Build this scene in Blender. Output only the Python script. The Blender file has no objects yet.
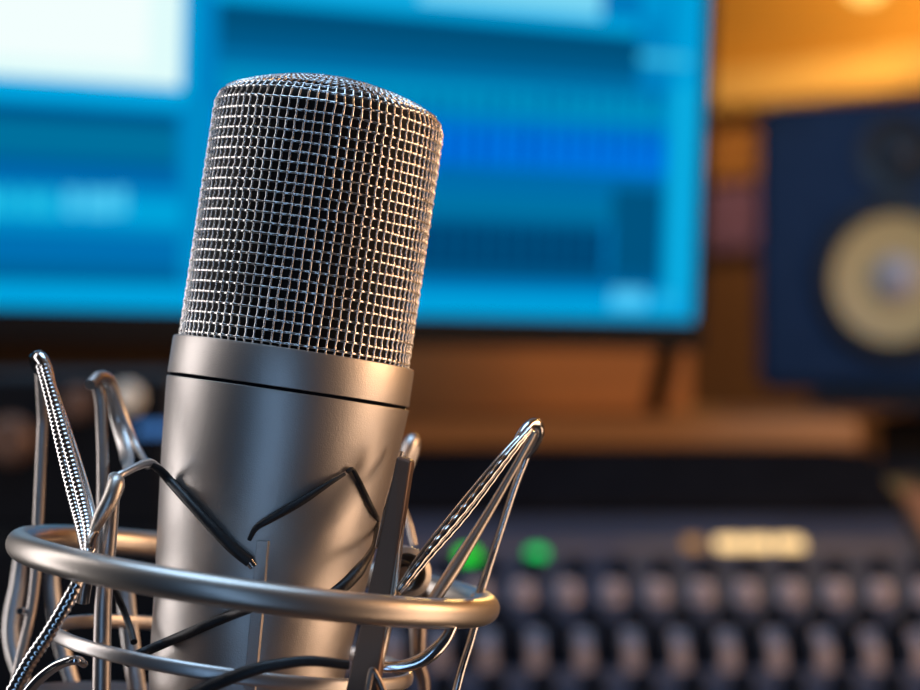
import bpy, math, random
from mathutils import Vector, Matrix, Quaternion

random.seed(11)
S = bpy.context.scene
COL = S.collection
PI = math.pi
CZ = 1.15            # eye level of the photograph, metres above the floor
F = 2000.0           # focal length in pixels
DM = 0.45            # distance of the microphone's axis
K = DM / F           # metres per pixel at the microphone
sin, cos, tan, sqrt = math.sin, math.cos, math.tan, math.sqrt


def at(x, y, Y):
    return Vector(((x - 460) / F * Y, Y, CZ - (y - 345) / F * Y))


def P(x, y, d=0.0):
    """point near the microphone; d = millimetres behind (+) or before (-) its axis"""
    return at(x, y, DM + d * 0.001)


def srgb(r, g, b):
    f = lambda c: (c / 255 / 12.92) if c / 255 <= 0.04045 else ((c / 255 + 0.055) / 1.055) ** 2.4
    return (f(r), f(g), f(b))


# ------------------------------------------------------------------ materials
def mat(name, col, rough=0.5, metal=0.0, var=0.12, nscale=30.0, bump=0.0, bscale=400.0,
        stretch=(1, 1, 1), spec=0.5, col2=None, coat=0.0):
    m = bpy.data.materials.new(name)
    m.use_nodes = True
    nt = m.node_tree
    b = nt.nodes['Principled BSDF']
    tc = nt.nodes.new('ShaderNodeTexCoord')
    mp = nt.nodes.new('ShaderNodeMapping')
    mp.inputs['Scale'].default_value = stretch
    nt.links.new(tc.outputs['Object'], mp.inputs['Vector'])
    n = nt.nodes.new('ShaderNodeTexNoise')
    n.inputs['Scale'].default_value = nscale
    n.inputs['Detail'].default_value = 5
    nt.links.new(mp.outputs['Vector'], n.inputs['Vector'])
    r = nt.nodes.new('ShaderNodeValToRGB')
    c2 = col2 if col2 else tuple(c * (1 - 2 * var) for c in col)
    r.color_ramp.elements[0].position = 0.3
    r.color_ramp.elements[1].position = 0.7
    r.color_ramp.elements[0].color = (*c2, 1)
    r.color_ramp.elements[1].color = (*col, 1)
    nt.links.new(n.outputs['Fac'], r.inputs['Fac'])
    nt.links.new(r.outputs['Color'], b.inputs['Base Color'])
    b.inputs['Roughness'].default_value = rough
    b.inputs['Metallic'].default_value = metal
    b.inputs['Specular IOR Level'].default_value = spec
    b.inputs['Coat Weight'].default_value = coat
    if bump > 0:
        n2 = nt.nodes.new('ShaderNodeTexNoise')
        n2.inputs['Scale'].default_value = bscale
        n2.inputs['Detail'].default_value = 3
        nt.links.new(tc.outputs['Object'], n2.inputs['Vector'])
        bp = nt.nodes.new('ShaderNodeBump')
        bp.inputs['Strength'].default_value = bump
        bp.inputs['Distance'].default_value = 0.0002
        nt.links.new(n2.outputs['Fac'], bp.inputs['Height'])
        nt.links.new(bp.outputs['Normal'], b.inputs['Normal'])
    return m


def emit(name, col, strength):
    m = bpy.data.materials.new(name)
    m.use_nodes = True
    nt = m.node_tree
    nt.nodes.remove(nt.nodes['Principled BSDF'])
    e = nt.nodes.new('ShaderNodeEmission')
    e.inputs['Color'].default_value = (*col, 1)
    e.inputs['Strength'].default_value = strength
    nt.links.new(e.outputs[0], nt.nodes['Material Output'].inputs[0])
    return m


M = {}
M['nickel'] = mat('satin_nickel', (0.60, 0.555, 0.52), 0.42, 1.0, 0.02, 8, 0.30, 3200)
M['wire'] = mat('grille_wire', (0.86, 0.83, 0.80), 0.24, 1.0, 0.04, 60)
M['liner'] = mat('black_liner', (0.010, 0.008, 0.008), 0.6, 0.0, 0.2, 900, 0.4, 3000, spec=0.25)
M['ring'] = mat('mount_nickel', (0.60, 0.545, 0.49), 0.39, 1.0, 0.02, 30, 0.05, 1500)
M['chrome'] = mat('bright_chrome', (0.78, 0.76, 0.75), 0.13, 1.0, 0.03, 60)
M['bar'] = mat('bar_bronze', (0.36, 0.29, 0.25), 0.33, 1.0, 0.05, 50, 0.08, 1500)
M['flatbar'] = mat('brown_bar', (0.21, 0.135, 0.10), 0.5, 0.7, 0.05, 50, 0.08, 1500)
M['post'] = mat('satin_post', (0.50, 0.45, 0.42), 0.40, 1.0, 0.03, 50, 0.06, 1500)
M['pale'] = mat('pale_steel', (0.72, 0.68, 0.65), 0.4, 1.0, 0.03, 50)
M['cord'] = mat('black_cord', (0.022, 0.023, 0.026), 0.42, 0.0, 0.2, 900, 0.5, 2500)
M['black'] = mat('black_plastic', (0.012, 0.013, 0.016), 0.45, 0.0, 0.15, 40, 0.1, 900)
M['black_gloss'] = mat('black_bezel', (0.006, 0.007, 0.010), 0.55, 0.0, 0.1, 40, spec=0.1)
M['panel'] = mat('console_panel', (0.046, 0.056, 0.092), 0.75, 0.0, 0.10, 20, spec=0.15)
M['strip'] = mat('console_label_strip', (0.11, 0.10, 0.125), 0.75, 0.0, 0.08, 40, spec=0.15)
M['knob'] = mat('dark_knob', (0.008, 0.012, 0.022), 0.8, 0.0, 0.1, 80, spec=0.05)
M['cap'] = mat('pale_cap', (0.42, 0.37, 0.41), 0.7, 0.0, 0.06, 60, spec=0.1)
M['wood'] = mat('shelf_wood', (0.42, 0.24, 0.13), 0.75, 0.0, 0.14, 9, 0.1, 300, stretch=(1, 8, 14), spec=0.05)
M['trimwood'] = mat('trim_wood', (0.34, 0.18, 0.11), 0.85, 0.0, 0.14, 9, 0.1, 300, spec=0.0)
M['riser'] = mat('riser_wood', (0.46, 0.20, 0.065), 0.5, 0.0, 0.10, 6, 0.1, 300, stretch=(1, 8, 14))
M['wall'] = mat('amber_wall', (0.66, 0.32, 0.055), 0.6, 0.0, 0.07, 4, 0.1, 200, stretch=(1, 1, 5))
M['wall_shade'] = mat('ledge_shade_brown', (0.20, 0.085, 0.035), 0.7, 0.0, 0.12, 4, 0.1, 200)
M['wall_far'] = mat('dark_back_wall', (0.05, 0.028, 0.02), 0.9, 0.0, 0.12, 4, 0.1, 200, spec=0.1)
M['ledge'] = mat('ledge_wood', (0.78, 0.47, 0.17), 0.5, 0.0, 0.06, 8, 0.1, 300, stretch=(1, 1, 9))
M['purple'] = mat('purple_foam', (0.20, 0.10, 0.26), 0.9, 0.0, 0.2, 60, 0.6, 250)
M['orange'] = mat('orange_foam', (0.40, 0.17, 0.05), 0.9, 0.0, 0.2, 60, 0.6, 250)
M['spk'] = mat('speaker_cabinet', (0.016, 0.034, 0.070), 0.7, 0.0, 0.1, 40, 0.1, 500, spec=0.1)
M['cone'] = mat('yellow_cone', (0.62, 0.42, 0.16), 0.5, 0.0, 0.12, 300)
M['dust'] = mat('dust_cap', (0.42, 0.36, 0.33), 0.5, 0.0, 0.08, 200)
M['matte'] = mat('matte_black', (0.010, 0.011, 0.015), 0.9, 0.0, 0.15, 40, spec=0.0)
M['rubber'] = mat('rubber', (0.010, 0.010, 0.011), 0.6, 0.0, 0.1, 80)
M['floor'] = mat('floor_carpet', (0.05, 0.045, 0.045), 0.9, 0.0, 0.2, 200)
M['ceil'] = mat('ceiling_paint', (0.30, 0.26, 0.22), 0.8, 0.0, 0.05, 6)
M['silver'] = mat('silver_knob', (0.80, 0.78, 0.68), 0.45, 0.0, 0.04, 60)
M['brass'] = mat('brown_knob', (0.16, 0.09, 0.06), 0.4, 0.3, 0.04, 60)
M['green'] = emit('green_button_light', (0.004, 0.36, 0.07), 2.4)
M['green2'] = emit('bright_green_button_light', (0.003, 0.42, 0.008), 3.0)
M['amber'] = emit('amber_button_light', (1.0, 0.66, 0.30), 1.7)
M['dim'] = emit('dim_amber_light', (0.50, 0.25, 0.09), 0.9)
M['blue'] = emit('blue_display_light', (0.05, 0.16, 0.42), 1.1)
M['bulb'] = emit('bulb_glow', (1.0, 0.60, 0.14), 2.0)


# ------------------------------------------------------------------ mesh helpers
class MB:
    def __init__(s):
        s.v = []
        s.f = []

    def add(s, vs, fs):
        o = len(s.v)
        s.v += [Vector(v) for v in vs]
        s.f += [tuple(i + o for i in f) for f in fs]
        return s

    def box(s, c, size, m=None, bev=0.0):
        """box with chamfered edges"""
        hx, hy, hz = [q / 2 for q in size]
        if bev <= 0:
            vs = [(x * hx, y * hy, z * hz) for x in (-1, 1) for y in (-1, 1) for z in (-1, 1)]
            fs = [(0, 1, 3, 2), (4, 6, 7, 5), (0, 4, 5, 1), (2, 3, 7, 6), (0, 2, 6, 4), (1, 5, 7, 3)]
        else:
            b = min(bev, hx * .99, hy * .99, hz * .99)
            vs = []
            idx = {}
            for sx in (-1, 1):
                for sy in (-1, 1):
                    for sz in (-1, 1):
                        for a in range(3):
                            p = [sx * (hx - b), sy * (hy - b), sz * (hz - b)]
                            p[a] = (sx * hx, sy * hy, sz * hz)[a]
                            idx[(sx, sy, sz, a)] = len(vs)
                            vs.append(p)
            fs = []
            for a in range(3):
                u, w = (a + 1) % 3, (a + 2) % 3
                for q in (-1, 1):
                    loop = []
                    for (e, g) in ((-1, -1), (1, -1), (1, 1), (-1, 1)):
                        k = [0, 0, 0]
                        k[a], k[u], k[w] = q, e, g
                        loop.append(idx[(*k, a)])
                    fs.append(tuple(loop if q > 0 else loop[::-1]))
            for a in range(3):           # edges running along axis a
                u, w = (a + 1) % 3, (a + 2) % 3
                for e in (-1, 1):
                    for g in (-1, 1):
                        k0, k1 = [0] * 3, [0] * 3
                        k0[a], k0[u], k0[w] = -1, e, g
                        k1[a], k1[u], k1[w] = 1, e, g
                        q = (idx[(*k0, u)], idx[(*k1, u)], idx[(*k1, w)], idx[(*k0, w)])
                        fs.append(q if e * g > 0 else q[::-1])
            for sx in (-1, 1):
                for sy in (-1, 1):
                    for sz in (-1, 1):
                        t = tuple(idx[(sx, sy, sz, a)] for a in range(3))
                        fs.append(t if sx * sy * sz > 0 else t[::-1])
        vs = [Vector(v) + Vector(c) for v in vs]
        if m is not None:
            vs = [m @ v for v in vs]
        return s.add(vs, fs)

    def lathe(s, prof, seg=64, m=None):
        """prof: list of (radius, z); revolved about local z"""
        vs, fs = [], []
        for (r, z) in prof:
            for i in range(seg):
                a = 2 * PI * i / seg
                vs.append(Vector((r * cos(a), r * sin(a), z)))
        for j in range(len(prof) - 1):
            for i in range(seg):
                i2 = (i + 1) % seg
                fs.append((j * seg + i, j * seg + i2, (j + 1) * seg + i2, (j + 1) * seg + i))
        if m is not None:
            vs = [m @ v for v in vs]
        return s.add(vs, fs)

    def tube(s, pts, rad, seg=10, closed=False, flat=1.0, cap=True, up=None):
        """swept tube; rad a number or a list; flat squeezes the section along the second normal"""
        n = len(pts)
        pts = [Vector(p) for p in pts]
        R = rad if isinstance(rad, (list, tuple)) else [rad] * n
        T = []
        for i in range(n):
            if closed:
                t = pts[(i + 1) % n] - pts[i - 1]
            else:
                t = pts[min(i + 1, n - 1)] - pts[max(i - 1, 0)]
            T.append(t.normalized())
        ref = Vector(up) if up else (Vector((0, 1, 0)) if abs(T[0].y) < 0.9 else Vector((1, 0, 0)))
        N = (ref - T[0] * ref.dot(T[0])).normalized()
        vs, fs = [], []
        for i in range(n):
            if i:
                if up:
                    N = ref - T[i] * ref.dot(T[i])
                    N.normalize()
                else:
                    N = N - T[i] * N.dot(T[i])
                    N.normalize()
            B = T[i].cross(N)
            for k in range(seg):
                a = 2 * PI * k / seg
                vs.append(pts[i] + N * (cos(a) * R[i] * flat) + B * (sin(a) * R[i]))
        m = n if closed else n - 1
        for i in range(m):
            j = (i + 1) % n
            for k in range(seg):
                k2 = (k + 1) % seg
                fs.append((i * seg + k, i * seg + k2, j * seg + k2, j * seg + k))
        if cap and not closed:
            fs.append(tuple(range(seg))[::-1])
            fs.append(tuple((n - 1) * seg + k for k in range(seg)))
        return s.add(vs, fs)

    def build(s, name, material, parent=None, smooth=True, angle=40):
        loc = parent.matrix_world.inverted() if parent else Matrix()
        me = bpy.data.meshes.new(name)
        me.from_pydata([loc @ v for v in s.v], [], s.f)
        me.update()
        if smooth:
            me.polygons.foreach_set('use_smooth', [True] * len(me.polygons))
            me.set_sharp_from_angle(angle=math.radians(angle))
        if material:
            me.materials.append(material)
        o = bpy.data.objects.new(name, me)
        COL.objects.link(o)
        if parent:
            o.parent = parent
        return o


def spline(ctrl, step=0.0005, closed=False):
    """Catmull-Rom through the control points, resampled"""
    c = [Vector(p) for p in ctrl]
    n = len(c)
    out = []
    rng = n if closed else n - 1
    for i in range(rng):
        if closed:
            p0, p1, p2, p3 = c[i - 1], c[i], c[(i + 1) % n], c[(i + 2) % n]
        else:
            p1, p2 = c[i], c[i + 1]
            p0 = c[i - 1] if i else p1 * 2 - p2
            p3 = c[i + 2] if i + 2 < n else p2 * 2 - p1
        # centripetal-like softening keeps the bends tight
        q = max(2, int((p2 - p1).length / step))
        for k in range(q):
            t = k / q
            out.append(0.5 * ((2 * p1) + (p2 - p0) * t + (2 * p0 - 5 * p1 + 4 * p2 - p3) * t * t
                              + (3 * p1 - p0 - 3 * p2 + p3) * t ** 3))
    if not closed:
        out.append(c[-1])
    return out


def bent(ctrl, r=0.0015, step=0.0005):
    """straight runs joined by rounded bends of radius about r"""
    c = [Vector(p) for p in ctrl]
    pts = [c[0]]
    for i in range(1, len(c) - 1):
        a, b, d = c[i - 1], c[i], c[i + 1]
        u, w = (a - b), (d - b)
        k = min(r, u.length * .45, w.length * .45)
        p, q = b + u.normalized() * k, b + w.normalized() * k
        for t in range(9):
            t /= 8
            pts.append(p * (1 - t) ** 2 + b * 2 * t * (1 - t) + q * t * t)
    pts.append(c[-1])
    out = [pts[0]]
    for a, b in zip(pts, pts[1:]):
        q = max(1, int((b - a).length / step))
        for k in range(1, q + 1):
            out.append(a.lerp(b, k / q))
    return out


def thing(name, loc, label, cat, rot=(0, 0, 0), group=None):
    o = bpy.data.objects.new(name, None)
    o.empty_display_size = 0.02
    COL.objects.link(o)
    o.location = loc
    o.rotation_euler = rot
    o['label'] = label
    o['category'] = cat
    if group:
        o['group'] = group
    bpy.context.view_layer.update()
    return o


def structure(o):
    o['kind'] = 'structure'
    return o


def tag(o, label, cat, group=None):
    o['label'] = label
    o['category'] = cat
    if group:
        o['group'] = group
    return o


# ------------------------------------------------------------------ microphone
ROLL = math.radians(8.3)
PITCH_B = math.radians(2.6)                             # the head leans away from the viewer a little
A0 = at(294.3, 352.5, DM)                                  # axis at the top of the collar
MROT = Matrix.Rotation(-PITCH_B, 4, 'X') @ Matrix.Rotation(ROLL, 4, 'Y')
AX = MROT.to_3x3() @ Vector((0, 0, 1))                 # up along the axis
MIC = Matrix.Translation(A0) @ MROT   # local z up, collar top at z = 0


def mz(spx):
    return -spx * K


BASE_S = 372
mic = thing('studio_microphone', A0 - AX * (BASE_S * K),
            'satin nickel condenser microphone with silver wire mesh head, tilted in shock mount', 'microphone',
            rot=MROT.to_euler())

b = MB()
b.lathe([(112 * K, mz(37.6)), (120.6 * K, mz(37.6)), (121.4 * K, mz(37.0)), (121.2 * K, mz(2.2)), (120.4 * K, mz(0.6)), (119 * K, mz(0)),
         (112 * K, mz(0)), (110 * K, mz(4))][::-1], 160, MIC)
b.build('collar', M['nickel'], mic)

b = MB()
prof = [(112 * K, mz(41)), (120.6 * K, mz(40.6)), (121.4 * K, mz(41.2)), (121.6 * K, mz(42.5))]
for s_, r_ in ((70, 119.4), (116, 115.6), (165, 110.8), (212, 106.0), (260, 101.4), (300, 98.0), (335, 95.0), (356, 91),
               (366, 84), (BASE_S, 72), (BASE_S, 0.1)):
    prof.append((r_ * K, mz(s_)))
b.lathe(prof, 160, MIC)
body = b.build('body', M['nickel'], mic, angle=30)


def body_r(spx):
    t = [(40, 121.5), (116, 115.6), (212, 106.0), (300, 98.0), (356, 91)]
    for (a, ra), (c, rc) in zip(t, t[1:]):
        if spx <= c:
            return (ra + (rc - ra) * (spx - a) / (c - a)) * K
    return 91 * K


def on_body(x, y, lift=0.0009):
    """pixel -> point just in front of the body's skin"""
    d = -100.0
    for _ in range(6):
        p = at(x, y, DM + d / 1000 if d > -90 else DM - 0.02)
        rel = p - A0
        s_ = -rel.dot(AX)
        side = rel.x * cos(ROLL) - rel.z * sin(ROLL)
        R = body_r(s_ / K) + lift
        q = sqrt(max(R * R - side * side, 1e-8))
        d = -q * 1000 - s_ * AX.y * 1000
    return at(x, y, DM + d / 1000)


b = MB()
b.lathe([(118.4 * K, mz(34)), (118.4 * K, mz(44))], 160, MIC)
b.build('joint_seal', M['matte'], mic)

# the recessed slot: a narrow raised rail on the front of the body
b = MB()
rail = [(271, 541), (269, 560), (266.8, 590), (264.3, 620), (261.5, 650), (257, 700)]
L = [on_body(x, y, 0.00025) for x, y in rail]
Rr = [on_body(x - 15, y, 0.00025) for x, y in rail]
vs, fs = [], []
for a, c in zip(L, Rr):
    nrm = Vector((0, -1, 0))
    vs += [a + Vector((0, .0008, 0)), a + nrm * .0006 - Vector((.0006, 0, 0)), c + nrm * .0006 + Vector((.0003, 0, 0)), c + Vector((0, .0008, 0))]
for i in range(len(rail) - 1):
    for k in range(3):
        fs.append((i * 4 + k, i * 4 + k + 1, i * 4 + k + 5, i * 4 + k + 4))
fs.append((0, 3, 2, 1))
b.add(vs, fs)
b.build('switch_rail', M['nickel'], mic, smooth=False)

# head: dark liner, two layers of woven mesh
RG = 114.6 * K


def head_profile(R):
    """(radius, s) from the collar up over the shoulder to the crown"""
    out = [(R, 6.0), (R, -233.0)]
    rc = 24.0
    for i in range(1, 9):
        a = i / 8 * math.radians(70)
        out.append((R - (rc - rc * cos(a)) * K, -233 - rc * sin(a)))
    r1, s1 = out[-1]
    for i in range(1, 11):
        t = i / 10
        out.append((r1 * (1 - t) + 0.0004 * t, s1 - 20.5 * (1 - (1 - t) ** 2)))
    return out


b = MB()
b.lathe([(r, mz(s_)) for r, s_ in head_profile(RG - 0.0019)], 96, MIC)
b.build('inner_liner', M['liner'], mic)


def sample(prof, step):
    """points along the profile: (r, z, nr, nz, length)"""
    pts = [Vector((r, mz(s_))) for r, s_ in prof]
    out, acc = [], 0.0
    for a, c in zip(pts, pts[1:]):
        q = max(1, int(round((c - a).length / step)))
        t = (c - a).normalized()
        for k in range(q):
            p = a.lerp(c, k / q)
            out.append((p.x, p.y, t.y, -t.x, acc + (c - a).length * k / q))
        acc += (c - a).length
    p = pts[-1]
    out.append((p.x, p.y, 0.0, 1.0, acc))
    return out


def weave(R, nv, pitch, wr, amp, jit, phase=0.0, seg=6, per=4):
    mb = MB()
    pr = sample(head_profile(R), pitch / per)
    total = pr[-1][4]
    rnd = random.Random(int(R * 1e7))
    # a smooth field of little dents so that the cloth is not perfectly regular
    fld = [(rnd.uniform(-1, 1), rnd.randint(2, 9), rnd.uniform(300, 1800), rnd.uniform(0, 6.28)) for _ in range(14)]

    def dent(a, l):
        q = sum(c * sin(k * a + w * l + p) for c, k, w, p in fld) / 4
        side = 0.25 + 1.5 * max(0.0, cos(a + 0.3))
        return q * jit * side

    def place(a, r, z, nr, nz, off):
        r = r + nr * off
        z = z + nz * off
        return MIC @ Vector((r * cos(a), r * sin(a), z))
    for i in range(nv):
        a0 = 2 * PI * (i + phase) / nv
        stop = (0.0, 0.40, 0.2, 0.5)[i % 4]      # wires end part-way in towards the crown
        ps = []
        for (r, z, nr, nz, l) in pr:
            if r < R * max(stop, 0.10):
                break
            ph = PI * l / pitch
            off = amp * cos(2 * ph)
            a = a0 + dent(a0, l) * 0.5 / max(r, .004) * 1.0
            ps.append(place(a, r, z, nr, nz, off + dent(a0 + 1, l) * .3))
        mb.tube(ps, wr, seg)
    n = int(total / pitch)
    for j in range(1, n):
        l = j * pitch
        k = min(range(len(pr)), key=lambda q: abs(pr[q][4] - l))
        r, z, nr, nz, _ = pr[k]
        if r < R * 0.10:
            break
        ps = []
        m = nv * per if r > R * .5 else nv * 2
        for i in range(m):
            a = 2 * PI * (i / m) + 2 * PI * phase / nv
            ph = PI * (a * nv / (2 * PI) - phase)
            off = amp * cos(2 * ph)
            dz = dent(a, l + .5) * .55
            ps.append(place(a, r - nz * dz, z + nr * dz, nr, nz, off + dent(a + 1, l) * .3))
        mb.tube(ps, wr * 1.08, seg, closed=True)
    return mb


weave(RG, 82, 10.1 * K, 0.00029, 0.00014, 0.00024).build('wire_mesh', M['wire'], mic, angle=180)

# ------------------------------------------------------------------ shock mount
mount = thing('shock_mount', A0 - AX * ((BASE_S + 14) * K),
              'round metal shock mount with chrome wire loops and black cords holding the microphone', 'shock mount')


def circ(spx, R, n=180, a0=0.0, a1=2 * PI, cx=0.0, cy=0.0):
    c = A0 - AX * (spx * K)
    ex = MROT.to_3x3() @ Vector((1, 0, 0))
    ey = MROT.to_3x3() @ Vector((0, 1, 0))
    return [c + ex * (R * cos(a0 + (a1 - a0) * i / n) + cx) + ey * (R * sin(a0 + (a1 - a0) * i / n) + cy) for i in range(n)]


def tube_part(name, pts, r, m, seg=12, flat=1.0, up=None, closed=False, label=None):
    o = MB().tube(pts, r, seg, closed, flat, True, up).build(name, m, mount, angle=60)
    if label:
        o['label'] = label
    return o


RING_R = 231.3 * K
tube_part('upper_ring', circ(224, RING_R, 220, cx=-5.5 * K), 0.0032, M['ring'], 24, closed=True)
tube_part('lower_ring', circ(303, 177 * K, 180, cx=-16 * K), 0.0016, M['pale'], 14, closed=True, flat=0.55)


def taper(n, *r):
    out = []
    for i in range(n):
        t = i / (n - 1) * (len(r) - 1)
        k = min(int(t), len(r) - 2)
        out.append((r[k] + (r[k + 1] - r[k]) * (t - k)) * 0.001)
    return out


def knurl(rs, amp=0.16, per=3.2):
    return [r * (1 + amp * sin(i * 2 * PI / per)) for i, r in enumerate(rs)]


# --- left arm: straight post, hairpin tip, braided strand coming down
p = bent([P(37, 548, 20), P(43, 420, 20), P(40, 366, 12), P(36, 362, 6)], 0.002)
tube_part('post', p, 0.0013, M['post'])
p = spline([P(40, 372, 6), P(35, 361, 0), P(39, 357, -4), P(45, 366, -6), P(54, 402, -10)], 0.0003)
tube_part('arm_tip', p, taper(len(p), 1.1, 1.35, 1.5, 1.45, 1.2), M['chrome'])
for k, (dx0, dx1, dd, r0, r1) in enumerate(((-2.5, -7, 0, 1.05, 1.35), (1.5, 1.5, -1.5, .9, 1.25), (3.5, 10, 1.5, .7, .95))):
    p = spline([P(43 + dx0, 366, -6 + dd), P(56 + dx0 * .8 + dx1 * .2, 410, -11 + dd), P(75 + dx0 * .4 + dx1 * .7, 480, -20 + dd),
                P(86 + dx1 * .8, 525, -27 + dd), P(88 + dx1 * .25, 556, -33 + dd)], 0.00027)
    rr = taper(len(p), r0, r1, r1, r1 * .8)
    o = tube_part('braided_strand', p, knurl(rr, 0.05, 4) if k < 2 else rr, M['chrome'], 12)
p = spline([P(92, 548, -33), P(78, 582, -37), P(52, 628, -37), P(28, 664, -36), P(6, 704, -35)], 0.00027)
tube_part('braided_strand', p, knurl(taper(len(p), 1.1, 1.5, 1.6, 1.6), 0.06, 5), M['chrome'], 12)
p = spline([P(37, 545, 20), P(36, 572, 19), P(31, 612, 16), P(20, 660, 10), P(10, 712, 4)], 0.0005)
tube_part('post', p, 0.00125, M['post'])
p = [P(20, 611, 12), P(26, 611, 16)]
tube_part('stop_bead', p, 0.0008, M['chrome'])
p = spline([P(20, 702, -22), P(38, 680, -24), P(58, 665, -26), P(76, 660, -28), P(84, 664, -24)], 0.0004)
tube_part('wire_strand', p, taper(len(p), 1.2, 1.2, 1.1, .9), M['chrome'])

# --- second left arm: tall back post with a bent hook, front post, short clamp tube
p = bent([P(104, 560, 8), P(103, 470, 12), P(101, 400, 16), P(96, 382, 16), P(91, 384, 10)], 0.003)
tube_part('post', p, taper(len(p), 1.7, 1.6, 1.35, 1.5, 1.3), M['post'])
p = spline([P(90, 385, 9), P(99, 377, 14), P(110, 382, 20), P(122, 412, 24), P(136, 445, 22), P(148, 466, 12)], 0.0004)
tube_part('wire_strand', p, taper(len(p), 1.3, 1.5, 1.3, .9, .8, .7), M['pale'])
p = spline([P(106, 386, 20), P(117, 420, 24), P(126, 452, 18), P(129, 472, 4)], 0.0004)
tube_part('wire_strand', p, taper(len(p), .8, 1.6, 1.8, 1.2), M['pale'], flat=0.4)
p = bent([P(101, 712, -31), P(103, 600, -32), P(109, 540, -30), P(113, 492, -28)], 0.004)
tube_part('post', p, taper(len(p), 2.0, 1.95, 1.8, 1.5), M['post'], 16)
p = spline([P(94, 530, -35), P(101, 516, -36), P(111, 498, -36), P(116, 483, -34), P(114, 478, -31)], 0.0003)
tube_part('clamp_hook', p, taper(len(p), 1.1, 1.6, 1.75, 1.9, 1.4), M['ring'], 16)
p = [P(91, 548, -33), P(93, 536, -34.5), P(96, 529, -35)]
tube_part('clamp_screw', p, 0.0012, M['chrome'])
p = [P(82, 602, -30), P(86, 575, -31)]
tube_part('clamp_foot', p, 0.0016, M['bar'])
p = spline([P(113, 479, -33), P(122, 474, -32), P(138, 466, -27), P(150, 463, -22), P(160, 470, -19)], 0.0004)
tube_part('cord_end', p, taper(len(p), .9, .8, .9, 1.0, .9), M['pale'])
p = [P(150, 464, -22.5), P(160, 470, -19.5)] + [on_body(x, y, .0013) for x, y in ((170, 481), (190, 503), (212, 527), (234, 549), (250, 562))]
p = spline(p, 0.0004)
tube_part('elastic_cord', p, taper(len(p), .75, 1.0, 1.1, 1.1, 1.2, 1.3, 1.25), M['cord'])
p = [on_body(249, 561, .0013), on_body(253.5, 567, .0013)]
tube_part('cord_tip', p, 0.0010, M['chrome'])

# --- dark cord right of the rail; its soft shadow streak is modelled as cord
p = [on_body(x, y, l * .001) for x, y, l in ((249, 540, .3), (256, 528, .8), (270, 519, 1.1), (300, 502, 1.3), (330, 483, 1.2), (345, 474, .9))]
p = spline(p, 0.0004)
tube_part('elastic_cord', p, taper(len(p), .45, .8, 1.0, .9, .6, .35), M['cord'])
p = [on_body(x, y, .0008) for x, y in ((347, 472), (352, 469), (357, 477), (368, 500), (375, 514))] + [P(377, 522, -8), P(374, 545, -14), P(362, 566, -22), P(345, 585, -27), P(322, 602, -31)]
p = spline(p, 0.0004)
tube_part('elastic_cord', p, taper(len(p), .45, .6, .6, .6, .6, .6, .9, 1.4, 1.4, 1.2), M['cord'])

# --- lower cords
p = [P(128, 662, -16), P(140, 654, -23)] + [on_body(x, y, .0014) for x, y in ((165, 643), (200, 628), (232, 615))] + [P(252, 607, -34), P(262, 600, -42)]
p = spline(p, 0.0004)
tube_part('elastic_cord', p, 0.0011, M['cord'])
p = spline([P(176, 702, -42), P(215, 684, -45), P(250, 671, -47), P(275, 665, -47), P(310, 661, -46), P(349, 665, -44)], 0.0004)
tube_part('elastic_cord', p, taper(len(p), 1.2, 1.4, 1.35, 1.2, 1.1, 1.0), M['cord'])
p = spline([P(112, 585, -12), P(122, 606, -8), P(130, 628, -10), P(134, 642, -14)], 0.0004)
tube_part('elastic_cord', p, 0.0008, M['cord'])

# --- right front flat bar
b = MB()
top, bot = [], []
tc = [(397, 462, -22), (411, 466, -22)]
path = [((396, 456), (412, 461), -20), ((374, 560), (396.5, 562), -30.4), ((357, 636), (385, 639), -38), ((340, 712), (373, 716), -45.6)]
vs, fs = [], []
for (l, r, d) in path:
    a, c = P(*l, d), P(*r, d)
    th = Vector((0.0007, 0.0036, 0))
    vs += [a, c, c + th, a + th + Vector((0.001, 0, 0))]
n = len(path)
for i in range(n - 1):
    for k in range(4):
        fs.append((i * 4 + k, i * 4 + (k + 1) % 4, (i + 1) * 4 + (k + 1) % 4, (i + 1) * 4 + k))
fs += [(0, 3, 2, 1), tuple((n - 1) * 4 + k for k in range(4))]
o = b.add(vs, fs).build('flat_bar', M['flatbar'], mount, smooth=False)
bv = o.modifiers.new('edge', 'BEVEL')
bv.width = 0.0006
bv.segments = 3
# its side flange, catching the warm light
p = [P(404, 472, -18), P(396, 560, -28), P(386, 630, -35), P(372, 690, -40), P(366, 716, -42)]
tube_part('bar_flange', spline(p, .001), 0.0011, M['ring'], flat=1.8, up=(0, 1, 0))
p = [P(366, 700, -44), P(372, 668, -43), P(378, 678, -43), P(390, 706, -43)]
tube_part('wire_strand', bent(p, .001), 0.0007, M['bar'])
# thin wire running down beside the bar and the far tip behind it
p = bent([P(402, 452, -12), P(388, 500, -18), P(377, 548, -24)], 0.002)
tube_part('wire_strand', p, 0.0005, M['chrome'])
p = spline([P(404, 462, 30), P(410, 446, 32), P(413, 441, 34), P(412, 452, 34), P(405, 485, 32), P(403, 506, 30), P(409, 524, 28), P(414, 545, 26)], 0.0004)
tube_part('wire_strand', p, taper(len(p), 1.4, 1.8, 1.6, .9, .8, .8, .8, .8), M['pale'])

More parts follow.
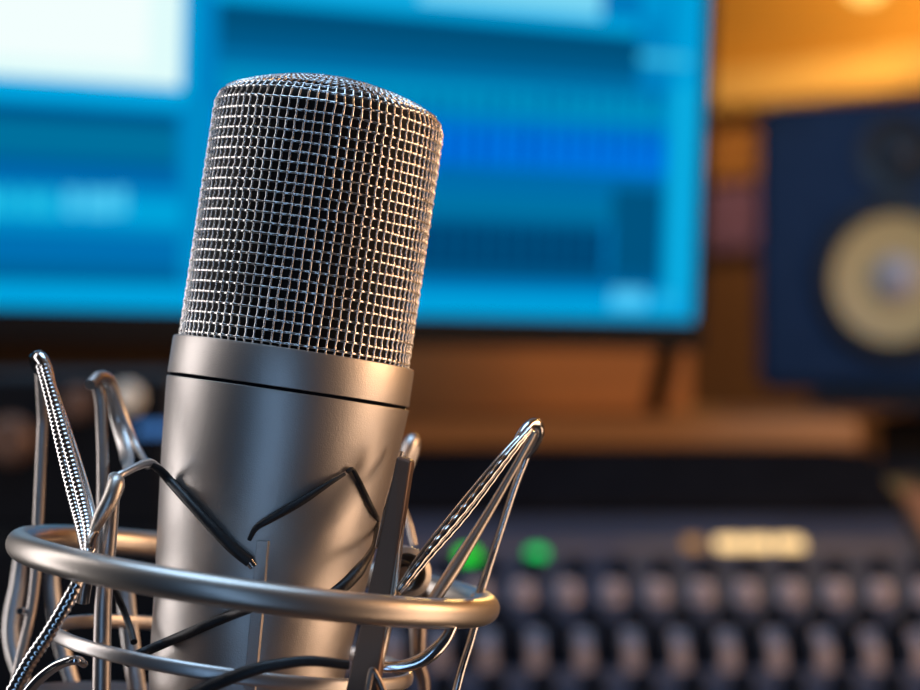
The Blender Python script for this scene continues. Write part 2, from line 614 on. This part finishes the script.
# --- right clamp: eyelet with a screw inside, sitting on the ring's far arc
b = MB()
cen = P(403, 574, 4)
ey_m = Matrix.Translation(cen) @ Matrix.Rotation(math.radians(20), 4, 'Z') @ Matrix.Rotation(math.radians(78), 4, 'X')
b.lathe([(0.0038, -.003), (0.0052, -.0035), (0.0062, -.002), (0.0064, .001), (0.0058, .003), (0.0044, .0035), (0.0038, .002), (0.0038, -.003)], 40, ey_m)
b.build('clamp_eyelet', M['ring'], mount)
b = MB()
b.lathe([(0.0001, .0015), (0.0016, .0015), (0.0022, .0008), (0.0024, -.002), (0.0036, -.002), (0.0036, -.003), (0.0001, -.003)], 24, ey_m)
b.build('clamp_screw', M['bar'], mount)
p = spline([P(388, 600, -32), P(393, 594, -30), P(396, 602, -32), P(397, 614, -36)], .0004)
tube_part('cord_end', p, 0.0011, M['ring'])

# --- right arm: rounded hairpin tip, bundle of strands to the left, single leg to the right
p = spline([P(515, 446, -16), P(524, 431, -14), P(531, 424, -12), P(538, 424, -10), P(539.5, 433, -8), P(534, 445, -6), P(525, 457, -4)], 0.0003)
tube_part('arm_tip', p, taper(len(p), 1.0, 1.1, 1.05, 1.1, 1.1, 1.1, .9), M['chrome'])
for k, (ox, oy, dd, r0, r1, kn) in enumerate(((-3, -3, 0, .65, .7, 0), (0, 0, -1.3, .6, .75, 1), (3, 3, 0, .55, .65, 1), (1, 1, 1.2, .6, .7, 0))):
    p = spline([P(530 + ox * .3, 429 + oy * .3, -13 + dd), P(508 + ox * .8, 454 + oy * .8, -18 + dd), P(462 + ox * 1.25, 512 + oy * 1.2, -24 + dd),
                P(425 + ox * .9, 556 + oy * .9, -29 + dd), P(398 + ox * .4, 592 + oy * .4, -32 + dd)], 0.00027)
    rr = taper(len(p), r0, r0, r1, r1, .6)
    tube_part('braided_strand', p, knurl(rr, 0.07, 11) if kn else rr, M['chrome'], 10)
p = spline([P(534, 432, -9), P(517, 463, -8), P(490, 510, -9), P(458, 562, -12), P(430, 606, -16)], 0.0004)
tube_part('wire_strand', p, taper(len(p), .7, .8, 1.1, 1.5, 1.4), M['ring'])
p = spline([P(527, 455, -4), P(515, 486, -2), P(500, 532, 1), P(486, 575, 3), P(478, 600, 5)], 0.0004)
tube_part('wire_strand', p, taper(len(p), .9, .85, .85, .9, 1.2), M['chrome'])
tube_part('clamp_foot', [P(474, 598, 5), P(486, 599, 3)], 0.0013, M['ring'])
p = spline([P(476, 622, -6), P(470, 643, -8), P(461, 672, -10), P(451, 712, -12)], 0.0004)
tube_part('wire_strand', p, 0.0009, M['chrome'])
p = spline([P(455, 622, -30), P(445, 640, -32), P(430, 655, -33), P(412, 664, -33), P(392, 667, -33), P(374, 666, -33)], 0.0004)
tube_part('wire_strand', p, taper(len(p), 1.1, 1.3, 1.5, 1.4, 1.2, 1.1), M['chrome'])
# rear post under the right side of the ring
p = bent([P(418, 590, 30), P(418, 664, 30), P(424, 680, 30), P(424, 714, 30)], 0.002)
tube_part('post', p, taper(len(p), 2.1, 2.1, 1.5, 1.3), M['bar'])
# out-of-focus rear uprights at the left
for x0, x1, r in ((18, 12, 2.2), (52, 60, 2.0)):
    p = spline([P(x0 + 4, 548, 42), P(x0, 585, 44), P(x1, 640, 42), P(x1 + 22, 712, 38)], .001)
    tube_part('post', p, taper(len(p), 1.6, r, r, 1.6), M['pale'])
p = spline([P(124, 566, 26), P(128, 620, 26), P(140, 712, 24)], .001)
tube_part('post', p, 0.0022, M['pale'], flat=.5)

# foot of the mount, below the picture: plate under the microphone, hub and stem down to the desk
b = MB()
b.lathe([(0.0001, mz(BASE_S + 14)), (0.050, mz(BASE_S + 14)), (0.052, mz(BASE_S + 12)), (0.052, mz(BASE_S + 2)), (0.050, mz(BASE_S + .6)), (0.0001, mz(BASE_S + .6))][::-1], 96, MIC)
b.build('base_plate', M['flatbar'], mount)
DESK_Z = CZ - 0.335
hub = A0 - AX * ((BASE_S + 14) * K)
b = MB()
b.tube(bent([hub + AX * .002, hub - AX * .03, Vector((hub.x - .012, DM, CZ - .2)), Vector((hub.x - .012, DM, DESK_Z + .012))], .02, .003), 0.009, 24)
b.build('stem', M['black'], mount)
b = MB()
b.lathe([(.0001, .014), (.03, .014), (.075, .010), (.08, .004), (.08, 0), (.0001, 0)][::-1], 64, Matrix.Translation((hub.x - .012, DM, DESK_Z)))
b.build('stand_foot', M['black'], mount)

# ------------------------------------------------------------------ room
def slab(name, c, size, m, rz=0.0):
    mm = Matrix.Translation(c) @ Matrix.Rotation(rz, 4, 'Z')
    return structure(MB().box((0, 0, 0), size, mm).build(name, m, None, smooth=False))


slab('floor', (0, 1.2, -0.05), (5, 4.6, 0.1), M['floor'])
slab('ceiling', (0, 1.2, 2.55), (5, 4.6, 0.1), M['ceil'])
# the right wall runs obliquely behind the loudspeaker
WR = math.radians(-46)
wall_pt = at(716, 345, 2.75)
wd = Vector((cos(WR), sin(WR), 0))
wn = Vector((sin(WR), -cos(WR), 0))                   # into the room
wc = wall_pt + wd * 0.35 - wn * 0.05
slab('wall_right', (wc.x, wc.y, 1.25), (2.9, 0.1, 2.5), M['wall'], WR)
slab('wall_back', (-0.9, 2.95, 1.25), (3.2, 0.1, 2.5), M['wall_far'])
# wooden ledge along the right wall
lz_top = CZ + (345 - 62) / F * 2.55
lz_bot = CZ + (345 - 101) / F * 2.55
lc = wall_pt + wd * 0.55 + wn * 0.045
mm = Matrix.Translation((lc.x, lc.y, (lz_top + lz_bot) / 2)) @ Matrix.Rotation(WR, 4, 'Z')
o = MB().box((0, 0, 0), (1.5, 0.09, lz_top - lz_bot), mm, .004).build('trim_1', M['ledge'], None, smooth=False)
structure(o)
zb_ = lz_bot
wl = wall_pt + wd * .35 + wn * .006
slab('ledge_shade_slab', (wl.x, wl.y, zb_ / 2 + .01), (2.2, .012, zb_ - .02), M['wall_shade'], WR)  # added slab; the shade below the ledge is put into its dark colour
# foam squares on the wall below the ledge
for name, y0, y1, m, lab in (('acoustic_panel', 122, 176, 'orange', 'orange brown acoustic foam panel on wall, above the purple one'),
                             ('acoustic_panel', 180, 248, 'purple', 'purple acoustic foam panel on wall between monitor and loudspeaker')):
    D = 2.62
    x0, x1 = 700, 757
    zt, zb = CZ + (345 - y0) / F * D, CZ + (345 - y1) / F * D
    c = wall_pt + wd * 0.055 + wn * 0.027
    b = MB()
    mm = Matrix.Translation((c.x, c.y, (zt + zb) / 2)) @ Matrix.Rotation(WR, 4, 'Z')
    b.box((0, .005, 0), (.13, .02, zt - zb), mm, .003)
    for k in range(5):
        xk = -.052 + k * .026
        hh = (zt - zb) / 2 * .96
        b.add([mm @ Vector(q) for q in ((xk - .011, -.005, -hh), (xk, -.017, -hh), (xk + .011, -.005, -hh), (xk - .011, -.005, hh), (xk, -.017, hh), (xk + .011, -.005, hh))],
              [(0, 1, 4, 3), (1, 2, 5, 4), (0, 2, 1), (3, 4, 5)])
    o = b.build(name, M[m], None, smooth=False)
    tag(o, lab, 'foam panel', 'acoustic foam panels')

# wall lamp, just peeping in at the top of the picture
lp = at(866, -21, 2.18)
lamp = thing('wall_lamp', lp, 'small glowing amber lamp on the wall above the loudspeaker', 'lamp')
MB().lathe([(.0001, -.024)] + [(.024 * sin(a), -.024 * cos(a)) for a in [i * PI / 12 for i in range(1, 12)]] + [(.0001, .024)], 32, Matrix.Translation(lp)).build('bulb', M['bulb'], lamp)
# arm reaching back to the wall
t = (wall_pt - lp).dot(wn)
q = lp + wn * t
MB().tube(bent([lp + Vector((0, 0, .02)), lp + Vector((0, 0, .07)), q + Vector((0, 0, .07))], .02, .004), .006, 14).build('lamp_arm', M['brass'], lamp)
mm = Matrix.Translation(q + Vector((0, 0, .07)) + wn * .004) @ wn.to_track_quat('Z', 'Y').to_matrix().to_4x4()
MB().lathe([(.0001, .006), (.03, .006), (.035, .002), (.035, -.004), (.0001, -.004)][::-1], 32, mm).build('wall_plate', M['brass'], lamp)

# ------------------------------------------------------------------ desk, shelf, riser
b = MB()
b.box((-0.215, 1.12, DESK_Z - .02), (1.07, 1.5, .04), None, .004)
desk = thing('studio_desk', (0.02, 1.12, 0), 'dark studio desk carrying the console, under the black fascia', 'desk')
b.build('desk_top', M['black'], desk, smooth=False)
for sx in (-.68, .25):
    for sy in (.45, 1.8):
        MB().box((sx, sy, (DESK_Z - .04) / 2), (.06, .06, DESK_Z - .04), None, .004).build('leg', M['black'], desk, smooth=False)

SH_Z = CZ - .050
shelf = thing('desk_shelf', (-.08, 1.45, DESK_Z), 'long brown wooden desk shelf below the monitor, behind the console', 'shelf')
MB().box((-.115, 1.475, SH_Z - .0095), (.77, .25, .019), None, .002).build('shelf_board', M['wood'], shelf, smooth=False)
MB().box((-.115, 1.385, (SH_Z - .019 + DESK_Z) / 2), (.75, .02, SH_Z - .019 - DESK_Z), None, .002).build('fascia', M['matte'], shelf, smooth=False)
MB().box((-.115, 1.59, (SH_Z - .019 + DESK_Z) / 2), (.75, .02, SH_Z - .019 - DESK_Z), None, .002).build('rear_support', M['black'], shelf, smooth=False)

riser = tag(MB().box((.005, 1.50, SH_Z + .075), (.335, .018, .15), None, .002).build('wooden_panel', M['riser'], None, smooth=False),
            'upright orange brown wooden panel standing on the shelf below the monitor', 'wooden panel')

# ------------------------------------------------------------------ monitor
YAW = math.radians(24)
TIP = math.radians(3)
BR = at(694, 321.5, 1.30)                             # lower right corner of the lit screen
SW, SH = 0.60, 0.338
RM = Matrix.Rotation(YAW, 4, 'Z') @ Matrix.Rotation(math.radians(0.7), 4, 'Y') @ Matrix.Rotation(TIP, 4, 'X')
O = BR - (RM @ Vector((SW, 0, 0)))                    # lower left corner of the screen
MM = Matrix.Translation(O) @ RM                       # local: x along, z up, -y to the viewer
mon = thing('computer_monitor', MM @ Vector((SW / 2, .03, -.02)),
            'large black computer monitor showing a blue audio editing window', 'monitor')

# what the screen shows: rectangles in screen fractions (0..1 from left, 0..1 from the bottom)
SCREEN = []


def uv(x, y):
    """photograph pixel -> screen fraction (used once, to lay out the picture on the screen)"""
    d = Vector(((x - 460) / F, 1, -(y - 345) / F))
    n = RM @ Vector((0, -1, 0))
    o = Vector((0, 0, CZ))
    t = (O - o).dot(n) / d.dot(n)
    q = MM.inverted() @ (o + d * t)
    return q.x / SW, q.z / SH


def rect(x0, y0, x1, y1, c, soft=0.0):
    ym = (y0 + y1) / 2
    xm = (x0 + x1) / 2
    u0, u1 = uv(x0, ym)[0], uv(x1, ym)[0]
    v1, v0 = uv(xm, y0)[1], uv(xm, y1)[1]
    SCREEN.append((u0, v0, u1, v1, srgb(c[0], c[1], c[2] * (0.96 if c[0] < 60 else 1.0))))


rect(-400, -400, 712, 340, (0, 122, 196))
rect(-400, -60, 196, 92, (0, 165, 232))
rect(-400, -60, 184, 70, (226, 253, 252))
rect(-400, -60, 150, 46, (243, 255, 254))
rect(-400, 98, 178, 110, (0, 82, 138))
rect(-400, 110, 178, 148, (0, 112, 164))
rect(-400, 148, 178, 158, (0, 92, 160))
rect(-400, 158, 178, 178, (0, 108, 182))
rect(-400, 178, 182, 190, (0, 138, 210))
rect(-400, 190, 182, 214, (0, 164, 228))
for k, x in enumerate((-20, 2, 22, 42, 64, 84, 96, 114)):
    rect(x, 188, x + (12 if k % 2 else 16), 216, (70, 196, 240) if k > 3 else (30, 184, 236))
rect(-400, 214, 182, 226, (0, 138, 208))
rect(-400, 226, 182, 258, (0, 112, 186))
rect(-400, 258, 182, 276, (0, 98, 160))
rect(182, 96, 214, 276, (0, 138, 206))
rect(196, -60, 214, 96, (0, 132, 204))
rect(214, -60, 602, 2, (120, 214, 244))
rect(214, 2, 640, 16, (0, 166, 232))
rect(214, -60, 420, -4, (20, 168, 230))
rect(218, 18, 640, 48, (0, 80, 128))
rect(218, 48, 640, 66, (0, 92, 148))
rect(218, 66, 640, 82, (0, 114, 178))
rect(218, 82, 668, 112, (0, 142, 200))
rect(218, 112, 668, 126, (0, 120, 206))
rect(218, 126, 666, 164, (0, 118, 236))
rect(218, 164, 664, 188, (0, 106, 176))
rect(218, 188, 612, 214, (0, 112, 170))
rect(612, 188, 662, 278, (0, 82, 132))
rect(218, 214, 606, 222, (0, 96, 152))
rect(218, 222, 606, 268, (0, 66, 116))
rect(218, 268, 662, 280, (0, 88, 144))
for k in range(28):
    x = 222 + k * 16
    if x < 660:
        rect(x, 92, x + 5, 112, (0, 104, 170))
        rect(x, 126, x + 5, 164, (0, 78, 190))
        if x < 600:
            rect(x, 226, x + 4, 264, (0, 84, 138))
rect(668, -60, 712, 330, (0, 158, 226))
rect(644, -60, 668, 20, (0, 150, 220))
rect(644, 20, 668, 84, (0, 134, 204))
rect(674, 86, 688, 290, (16, 178, 236))
rect(640, 54, 690, 64, (58, 190, 238))
rect(-400, 284, 712, 312, (0, 160, 228))
rect(-400, 312, 712, 340, (0, 140, 214))
rect(612, 288, 646, 308, (76, 198, 246))
rect(656, 292, 682, 308, (30, 178, 240))
# upper half, above the picture's edge
SCREEN.append((0.0, 0.96, 1.0, 1.0, srgb(0, 120, 190)))

nu, nv_ = 420, 236
vs, fs = [], []
for j in range(nv_ + 1):
    for i in range(nu + 1):
        vs.append(MM @ Vector((SW * i / nu, 0, SH * j / nv_)))
for j in range(nv_):
    for i in range(nu):
        k = j * (nu + 1) + i
        fs.append((k, k + 1, k + nu + 2, k + nu + 1))
ms = bpy.data.materials.new('screen_picture')
ms.use_nodes = True
nt = ms.node_tree
nt.nodes.remove(nt.nodes['Principled BSDF'])
at_ = nt.nodes.new('ShaderNodeAttribute')
at_.attribute_name = 'picture'
e = nt.nodes.new('ShaderNodeEmission')
e.inputs['Strength'].default_value = 1.0
nt.links.new(at_.outputs['Color'], e.inputs['Color'])
nt.links.new(e.outputs[0], nt.nodes['Material Output'].inputs[0])
scr = MB().add(vs, fs).build('screen', ms, mon, smooth=False)
ca = scr.data.color_attributes.new('picture', 'FLOAT_COLOR', 'CORNER')
buf = []
for j in range(nv_):
    for i in range(nu):
        u, v = (i + .5) / nu, (j + .5) / nv_
        c = (0, .1, .3)
        for (u0, v0, u1, v1, cc) in SCREEN:
            if u0 <= u <= u1 and v0 <= v <= v1:
                c = cc
        buf += [c[0], c[1], c[2], 1.0] * 4
ca.data.foreach_set('color', buf)

BZ = .009
b = MB()
b.box((SW / 2, .012, -BZ - .001), (SW + 2 * BZ, .024, 2 * BZ), MM, .002)
b.box((SW / 2, .012, SH + BZ / 2 + .0005), (SW + 2 * BZ, .024, BZ), MM, .002)
b.box((-BZ / 2 - .0005, .012, SH / 2), (BZ, .024, SH), MM, .002)
b.box((SW + BZ / 2 + .0005, .012, SH / 2), (BZ, .024, SH), MM, .002)
b.build('bezel', M['black_gloss'], mon, smooth=False)
b = MB()
b.box((SW / 2, .022, SH / 2), (SW + BZ, .030, SH + BZ), MM, .006)
b.build('rear_shell', M['black'], mon, smooth=False)
# splayed right leg down to the shelf
p0 = MM @ Vector((SW - .002, .022, -.004))
p1 = Vector((at(655, 345, 1.40).x, 1.40, SH_Z + .0078))
MB().tube(bent([p0, p1], .01, .004), 0.0075, 14).build('leg', M['black_gloss'], mon)
p0 = MM @ Vector((.03, .02, -.004))
p1 = Vector((p0.x - .01, p0.y + .005, CZ - .0115))
MB().tube(bent([p0, p1], .004, .003), .006, 12).build('leg', M['black_gloss'], mon)

# ------------------------------------------------------------------ rack at the left, below the monitor
RX0, RX1, RY = -.43, -.155, 1.09
RT = CZ - .014
rack = thing('rack_case', ((RX0 + RX1) / 2, RY + .1, DESK_Z), 'black equipment rack with round knobs at the left, below the monitor', 'rack')
MB().box(((RX0 + RX1) / 2, RY + .11, (RT + DESK_Z) / 2), (RX1 - RX0, .2, RT - DESK_Z), None, .004).build('case', M['black'], rack, smooth=False)
for k in range(3):
    zc = RT - .045 - k * .092
    MB().box(((RX0 + RX1) / 2, RY + .006, zc), (RX1 - RX0 - .012, .012, .082), None, .002).build('front_panel', M['black_gloss'], rack, smooth=False)


def knob_at(c, r, h, m, parent, name='knob', tilt=None):
    mm = Matrix.Translation(c) @ (tilt if tilt else Matrix.Rotation(PI / 2, 4, 'X'))
    prof = [(r * 1.12, 0), (r * 1.12, h * .18), (r, h * .24), (r * .92, h * .9), (r * .8, h), (.00005, h)]
    b = MB().lathe(prof, 28, mm)
    b.box((0, r * .55, h * 1.01), (r * .16, r * .8, h * .06), mm)
    return b.build(name, m, parent, angle=35)


knob_at(at(128, 398, RY), .0075, .012, M['silver'], rack)
knob_at(at(78, 404, RY), .0085, .012, M['brass'], rack)
knob_at(at(12, 440, RY), .012, .012, M['brass'], rack)
MB().box(at(156, 429, RY) + Vector((0, -.001, 0)), (.022, .003, .006), None, .0008).build('blue_display', M['blue'], rack, smooth=False)

# ------------------------------------------------------------------ mixing console
SL = math.atan(.30)
YB, ZB = 1.26, CZ - .079                              # upper rear edge of the sloping panel
MXM = Matrix.Translation((0, YB, ZB)) @ Matrix.Rotation(SL, 4, 'X')   # local y rearwards along the slope, z off it
X0, X1 = -.145, .262
LEN = .44
con = thing('mixing_console', ((X0 + X1) / 2, 1.05, DESK_Z), 'sloping grey mixing console with rows of knobs and small lights', 'mixing console')
yf, zf = YB - LEN * cos(SL), ZB - LEN * sin(SL)
b = MB()
b.add([(X0, yf, DESK_Z), (X1, yf, DESK_Z), (X1, YB, DESK_Z), (X0, YB, DESK_Z), (X0, yf, zf - .004), (X1, yf, zf - .004), (X1, YB, ZB - .004), (X0, YB, ZB - .004)],
      [(0, 3, 2, 1), (0, 1, 5, 4), (1, 2, 6, 5), (2, 3, 7, 6), (3, 0, 4, 7), (4, 5, 6, 7)])
b.build('chassis', M['black'], con, smooth=False)
MB().box(((X0 + X1) / 2, -LEN / 2, -.002), (X1 - X0 - .002, LEN, .006), MXM, .001).build('control_panel', M['panel'], con, smooth=False)
# black hood over the rear edge
MB().box(((X0 + X1) / 2, -.034, .005), (X1 - X0 - .001, .094, .010), MXM, .003).build('rear_hood', M['matte'], con, smooth=False)


def panel_pt(x, y):
    """where the view through a pixel meets the sloping panel, in panel coordinates"""
    d = Vector(((x - 460) / F, 1, -(y - 345) / F))
    o = Vector((0, 0, CZ))
    n = MXM.to_3x3() @ Vector((0, 0, 1))
    t = (MXM.translation - o).dot(n) / d.dot(n)
    q = MXM.inverted() @ (o + d * t)
    return q.x, q.y


rows = {k: panel_pt(600, y)[1] for k, y in (('leds', 550), ('a', 577), ('b', 601), ('c', 626), ('d', 662), ('e', 700))}
PITCH = .0238
MB().box(((X0 + X1) / 2, rows['leds'], .0012), (X1 - X0 - .02, .016, .0016), MXM).build('label_strip', M['strip'], con, smooth=False)
xs = [X0 + .014 + PITCH * i for i in range(int((X1 - X0 - .02) / PITCH) + 1)]


def pknob(x, y, r, h, m, name):
    return knob_at(MXM @ Vector((x, y, .001)), r, h, m, con, name, MXM.to_3x3().to_4x4())


def fader_cap(x, y, w, l, h, m):
    b = MB()
    vs = [(-w / 2, -l / 2, 0), (w / 2, -l / 2, 0), (w / 2, l / 2, 0), (-w / 2, l / 2, 0),
          (-w * .42, -l * .40, h), (w * .42, -l * .40, h), (w * .42, -l * .05, h * .8), (-w * .42, -l * .05, h * .8),
          (w * .42, l * .05, h * .8), (-w * .42, l * .05, h * .8), (w * .42, l * .40, h), (-w * .42, l * .40, h)]
    fs = [(0, 3, 2, 1), (0, 1, 5, 4), (4, 5, 6, 7), (7, 6, 8, 9), (9, 8, 10, 11), (2, 3, 11, 10), (1, 2, 10, 8, 6, 5), (3, 0, 4, 7, 9, 11)]
    mm = MXM @ Matrix.Translation((x, y, .001))
    b.add([mm @ Vector(v) for v in vs], fs)
    return b.build('fader_cap', m, con, smooth=False)


for i, x in enumerate(xs):
    pknob(x + .004, rows['a'], .0060, .009, M['knob'], 'knob')
    pknob(x - .002, rows['b'], .0058, .009, M['cap'], 'pale_knob')
    pknob(x + .008, rows['c'], .0064, .010, M['knob'], 'knob')
    fader_cap(x + .002, rows['d'], .0088, .024, .012, M['cap'])
    pknob(x + .0135, rows['d'], .0068, .020, M['knob'], 'tall_knob')
    pknob(x + .004, rows['e'], .0062, .012, M['knob'], 'knob')
# lights
for x, y, m, r in ((468, 559, 'green2', .0058), (537, 557, 'green', .0056)):
    px_, py_ = panel_pt(x, y)
    mm = MXM @ Matrix.Translation((px_, py_, .001))
    MB().lathe([(r, 0), (r, .002), (r * .85, .0032), (.00005, .0036)], 24, mm).build('green_button', M[m], con)
for x, w, m in ((729, .0150, 'amber'), (758, .0150, 'amber'), (789, .0160, 'amber'), (693, .010, 'dim')):
    px_, py_ = panel_pt(x, 549)
    MB().box((px_, py_, .003), (w, .013, .004), MXM, .001).build('amber_button' if m == 'amber' else 'dim_button', M[m], con, smooth=False)
# wooden trimmed cheek at the right end
q0, q1 = Vector((X1 + .014, 1.27, CZ - .086)), Vector((X1 - .002 + .014, .84, CZ - .215))
b = MB()
for (q, s_) in ((q0, 1), (q1, -1)):
    pass
cx0, cx1 = X1 + .001, X1 + .028
b.add([(cx0, .84, DESK_Z), (cx1, .84, DESK_Z), (cx1, 1.27, DESK_Z), (cx0, 1.27, DESK_Z),
       (cx0, .84, CZ - .206), (cx1, .84, CZ - .206), (cx1, 1.27, CZ - .084), (cx0, 1.27, CZ - .084)],
      [(0, 3, 2, 1), (0, 1, 5, 4), (1, 2, 6, 5), (2, 3, 7, 6), (3, 0, 4, 7), (4, 5, 6, 7)])
b.build('side_cheek', M['black'], con, smooth=False)
vs = []
for yy, zz in ((.84, -.206), (1.215, -.0996)):
    vs += [(cx0 + .004, yy, CZ + zz), (cx1 - .001, yy, CZ + zz), (cx1 - .001, yy, CZ + zz + .012), (cx0 + .004, yy, CZ + zz + .012)]
fs = [(0, 1, 2, 3), (7, 6, 5, 4)] + [(k, k + 4, (k + 1) % 4 + 4, (k + 1) % 4) for k in range(4)]
MB().add(vs, fs).build('wooden_trim', M['trimwood'], con, smooth=False)

# ------------------------------------------------------------------ loudspeaker and its stand
SY = math.radians(-27)
spk_c = at(896, 345, 1.70)
s_top, s_bot = CZ + (345 - 94) / F * 1.68, CZ - (393 - 345) / F * 1.68
SWD, SHT, SD = .252, s_top - s_bot, .24
SM = Matrix.Translation((spk_c.x, spk_c.y, s_bot)) @ Matrix.Rotation(SY, 4, 'Z')   # front at local y = 0, facing -y
spk = thing('studio_loudspeaker', (spk_c.x, spk_c.y, s_bot), 'black studio loudspeaker with yellow woofer cone beside the monitor', 'loudspeaker',
            rot=(0, 0, SY))
MB().box((0, SD / 2, SHT / 2), (SWD, SD, SHT), SM, .010).build('cabinet', M['spk'], spk, smooth=False)
FR = SM @ Matrix.Translation((0, 0, 0)) @ Matrix.Rotation(PI / 2, 4, 'X')   # local z -> out of the front, local y -> up


def front_disc(prof, x, z, m, name, seg=64):
    return MB().lathe(prof, seg, FR @ Matrix.Translation((x, z, 0))).build(name, m, spk, angle=50)


wz = s_bot
wc_z = (CZ + (345 - 279) / F * 1.70) - s_bot
front_disc([(.070, .0005), (.070, .006), (.064, .009), (.056, .008), (.0535, .004), (.052, .001)], 0, wc_z, M['rubber'], 'woofer_surround')
front_disc([(.0545, .005), (.052, .0045), (.040, .0018), (.022, .0010), (.0195, .001)], 0, wc_z, M['cone'], 'woofer_cone')
front_disc([(.0205, .0010), (.018, .0055), (.012, .0085), (.006, .010), (.00005, .0105)], 0, wc_z, M['dust'], 'dust_cap')
tz = wc_z + .106
front_disc([(.034, .0005), (.033, .005), (.026, .005), (.018, .001), (.0165, .001)], 0, tz, M['rubber'], 'tweeter_guide')
front_disc([(.0165, .001), (.014, .006), (.008, .009), (.00005, .010)], 0, tz, M['black'], 'tweeter_dome')

stand = thing('speaker_stand', (spk_c.x + .05, spk_c.y + .1, 0), 'black stand carrying the loudspeaker, behind the end of the shelf', 'speaker stand')
SMs = Matrix.Translation((spk_c.x, spk_c.y, s_bot)) @ Matrix.Rotation(SY, 4, 'Z')
MB().box((.02, .12, -.008), (.20, .22, .014), SMs, .002).build('top_plate', M['rubber'], stand, smooth=False)
MB().box((.085, .15, -(s_bot - .02) / 2 - .015), (.25, .14, s_bot - .035), SMs, .004).build('column', M['black'], stand, smooth=False)
MB().box((.085, .15, -s_bot + .011), (.30, .28, .02), SMs, .003).build('foot_plate', M['black'], stand, smooth=False)


# ------------------------------------------------------------------ light
def area(name, loc, target, sx, sy, col, power, shape='RECTANGLE'):
    l = bpy.data.lights.new(name, 'AREA')
    l.shape = shape
    l.size, l.size_y = sx, sy
    l.color = col
    l.energy = power
    o = bpy.data.objects.new(name, l)
    COL.objects.link(o)
    o.location = loc
    o.rotation_euler = (Vector(target) - Vector(loc)).to_track_quat('-Z', 'Y').to_euler()
    return o


def point(name, loc, r, col, power):
    l = bpy.data.lights.new(name, 'POINT')
    l.shadow_soft_size = r
    l.color = col
    l.energy = power
    o = bpy.data.objects.new(name, l)
    COL.objects.link(o)
    o.location = loc
    return o


mc = Vector((A0.x, DM, CZ - .02))
area('left_side_fill', mc + Vector((-.95, .22, .12)), mc, .35, 1.5, (1.0, .95, .95), 6.8)  # unseen tall panel shaped for the body's left highlight; no window there
area('warm_side_fill', mc + Vector((1.05, -.02, -.25)), mc, .55, 1.7, (1.0, .66, .43), 9.0)  # unseen tall panel, lowered to give the body its warm right-hand reflection
area('blue_front_fill', mc + Vector((-.10, -.95, -.10)), mc, .10, 1.5, (.34, .60, 1.0), 1.5)  # unseen narrow strip behind the camera for the body's blue middle reflection
area('overhead_fill', Vector((-.1, .55, 2.2)), Vector((-.02, .6, 1.0)), .7, .7, (.42, .68, 1.0), 7.0)  # unseen fill added above for the mesh crown and console; no fitting
area('warm_front_fill', Vector((.72, .62, 1.42)), Vector((-.05, 1.5, 1.1)), .3, .3, (1.0, .55, .26), 5.2)  # unseen fill added to warm the shelf and riser fronts; no desk lamp
point('wall_lamp_light', lp + wn * .10 + Vector((0, 0, .04)), .03, (1.0, .66, .20), 11.5)
sl = bpy.data.lights.new('blue_speaker_fill', 'SPOT')  # unseen spot added to turn the loudspeaker's front blue
sl.energy = 38
sl.color = (.05, .46, 1.0)
sl.spot_size = math.radians(17)
sl.spot_blend = .6
sl.shadow_soft_size = .05
so = bpy.data.objects.new('blue_speaker_fill', sl)
COL.objects.link(so)
so.location = (.10, .45, 1.95)
so.rotation_euler = (Vector((.36, 1.7, 1.2)) - so.location).to_track_quat('-Z', 'Y').to_euler()

w = bpy.data.worlds.new('room_ambience')
S.world = w
w.use_nodes = True
w.node_tree.nodes['Background'].inputs['Color'].default_value = (.55, .68, 1.0, 1)
w.node_tree.nodes['Background'].inputs['Strength'].default_value = 0.018

# ------------------------------------------------------------------ camera
c = bpy.data.cameras.new('camera')
c.sensor_width = 36
c.sensor_fit = 'HORIZONTAL'
c.lens = F / 920 * 36
c.clip_start = 0.02
c.clip_end = 50
c.dof.use_dof = True
c.dof.focus_distance = 0.427
c.dof.aperture_fstop = 8.2
co = bpy.data.objects.new('camera', c)
COL.objects.link(co)
co.location = (0, 0, CZ)
co.rotation_euler = (PI / 2, 0, 0)
S.camera = co

S.view_settings.view_transform = 'Standard'
S.view_settings.look = 'None'
S.view_settings.exposure = 0.0
S.view_settings.gamma = 1.0
S.view_settings.use_curve_mapping = False
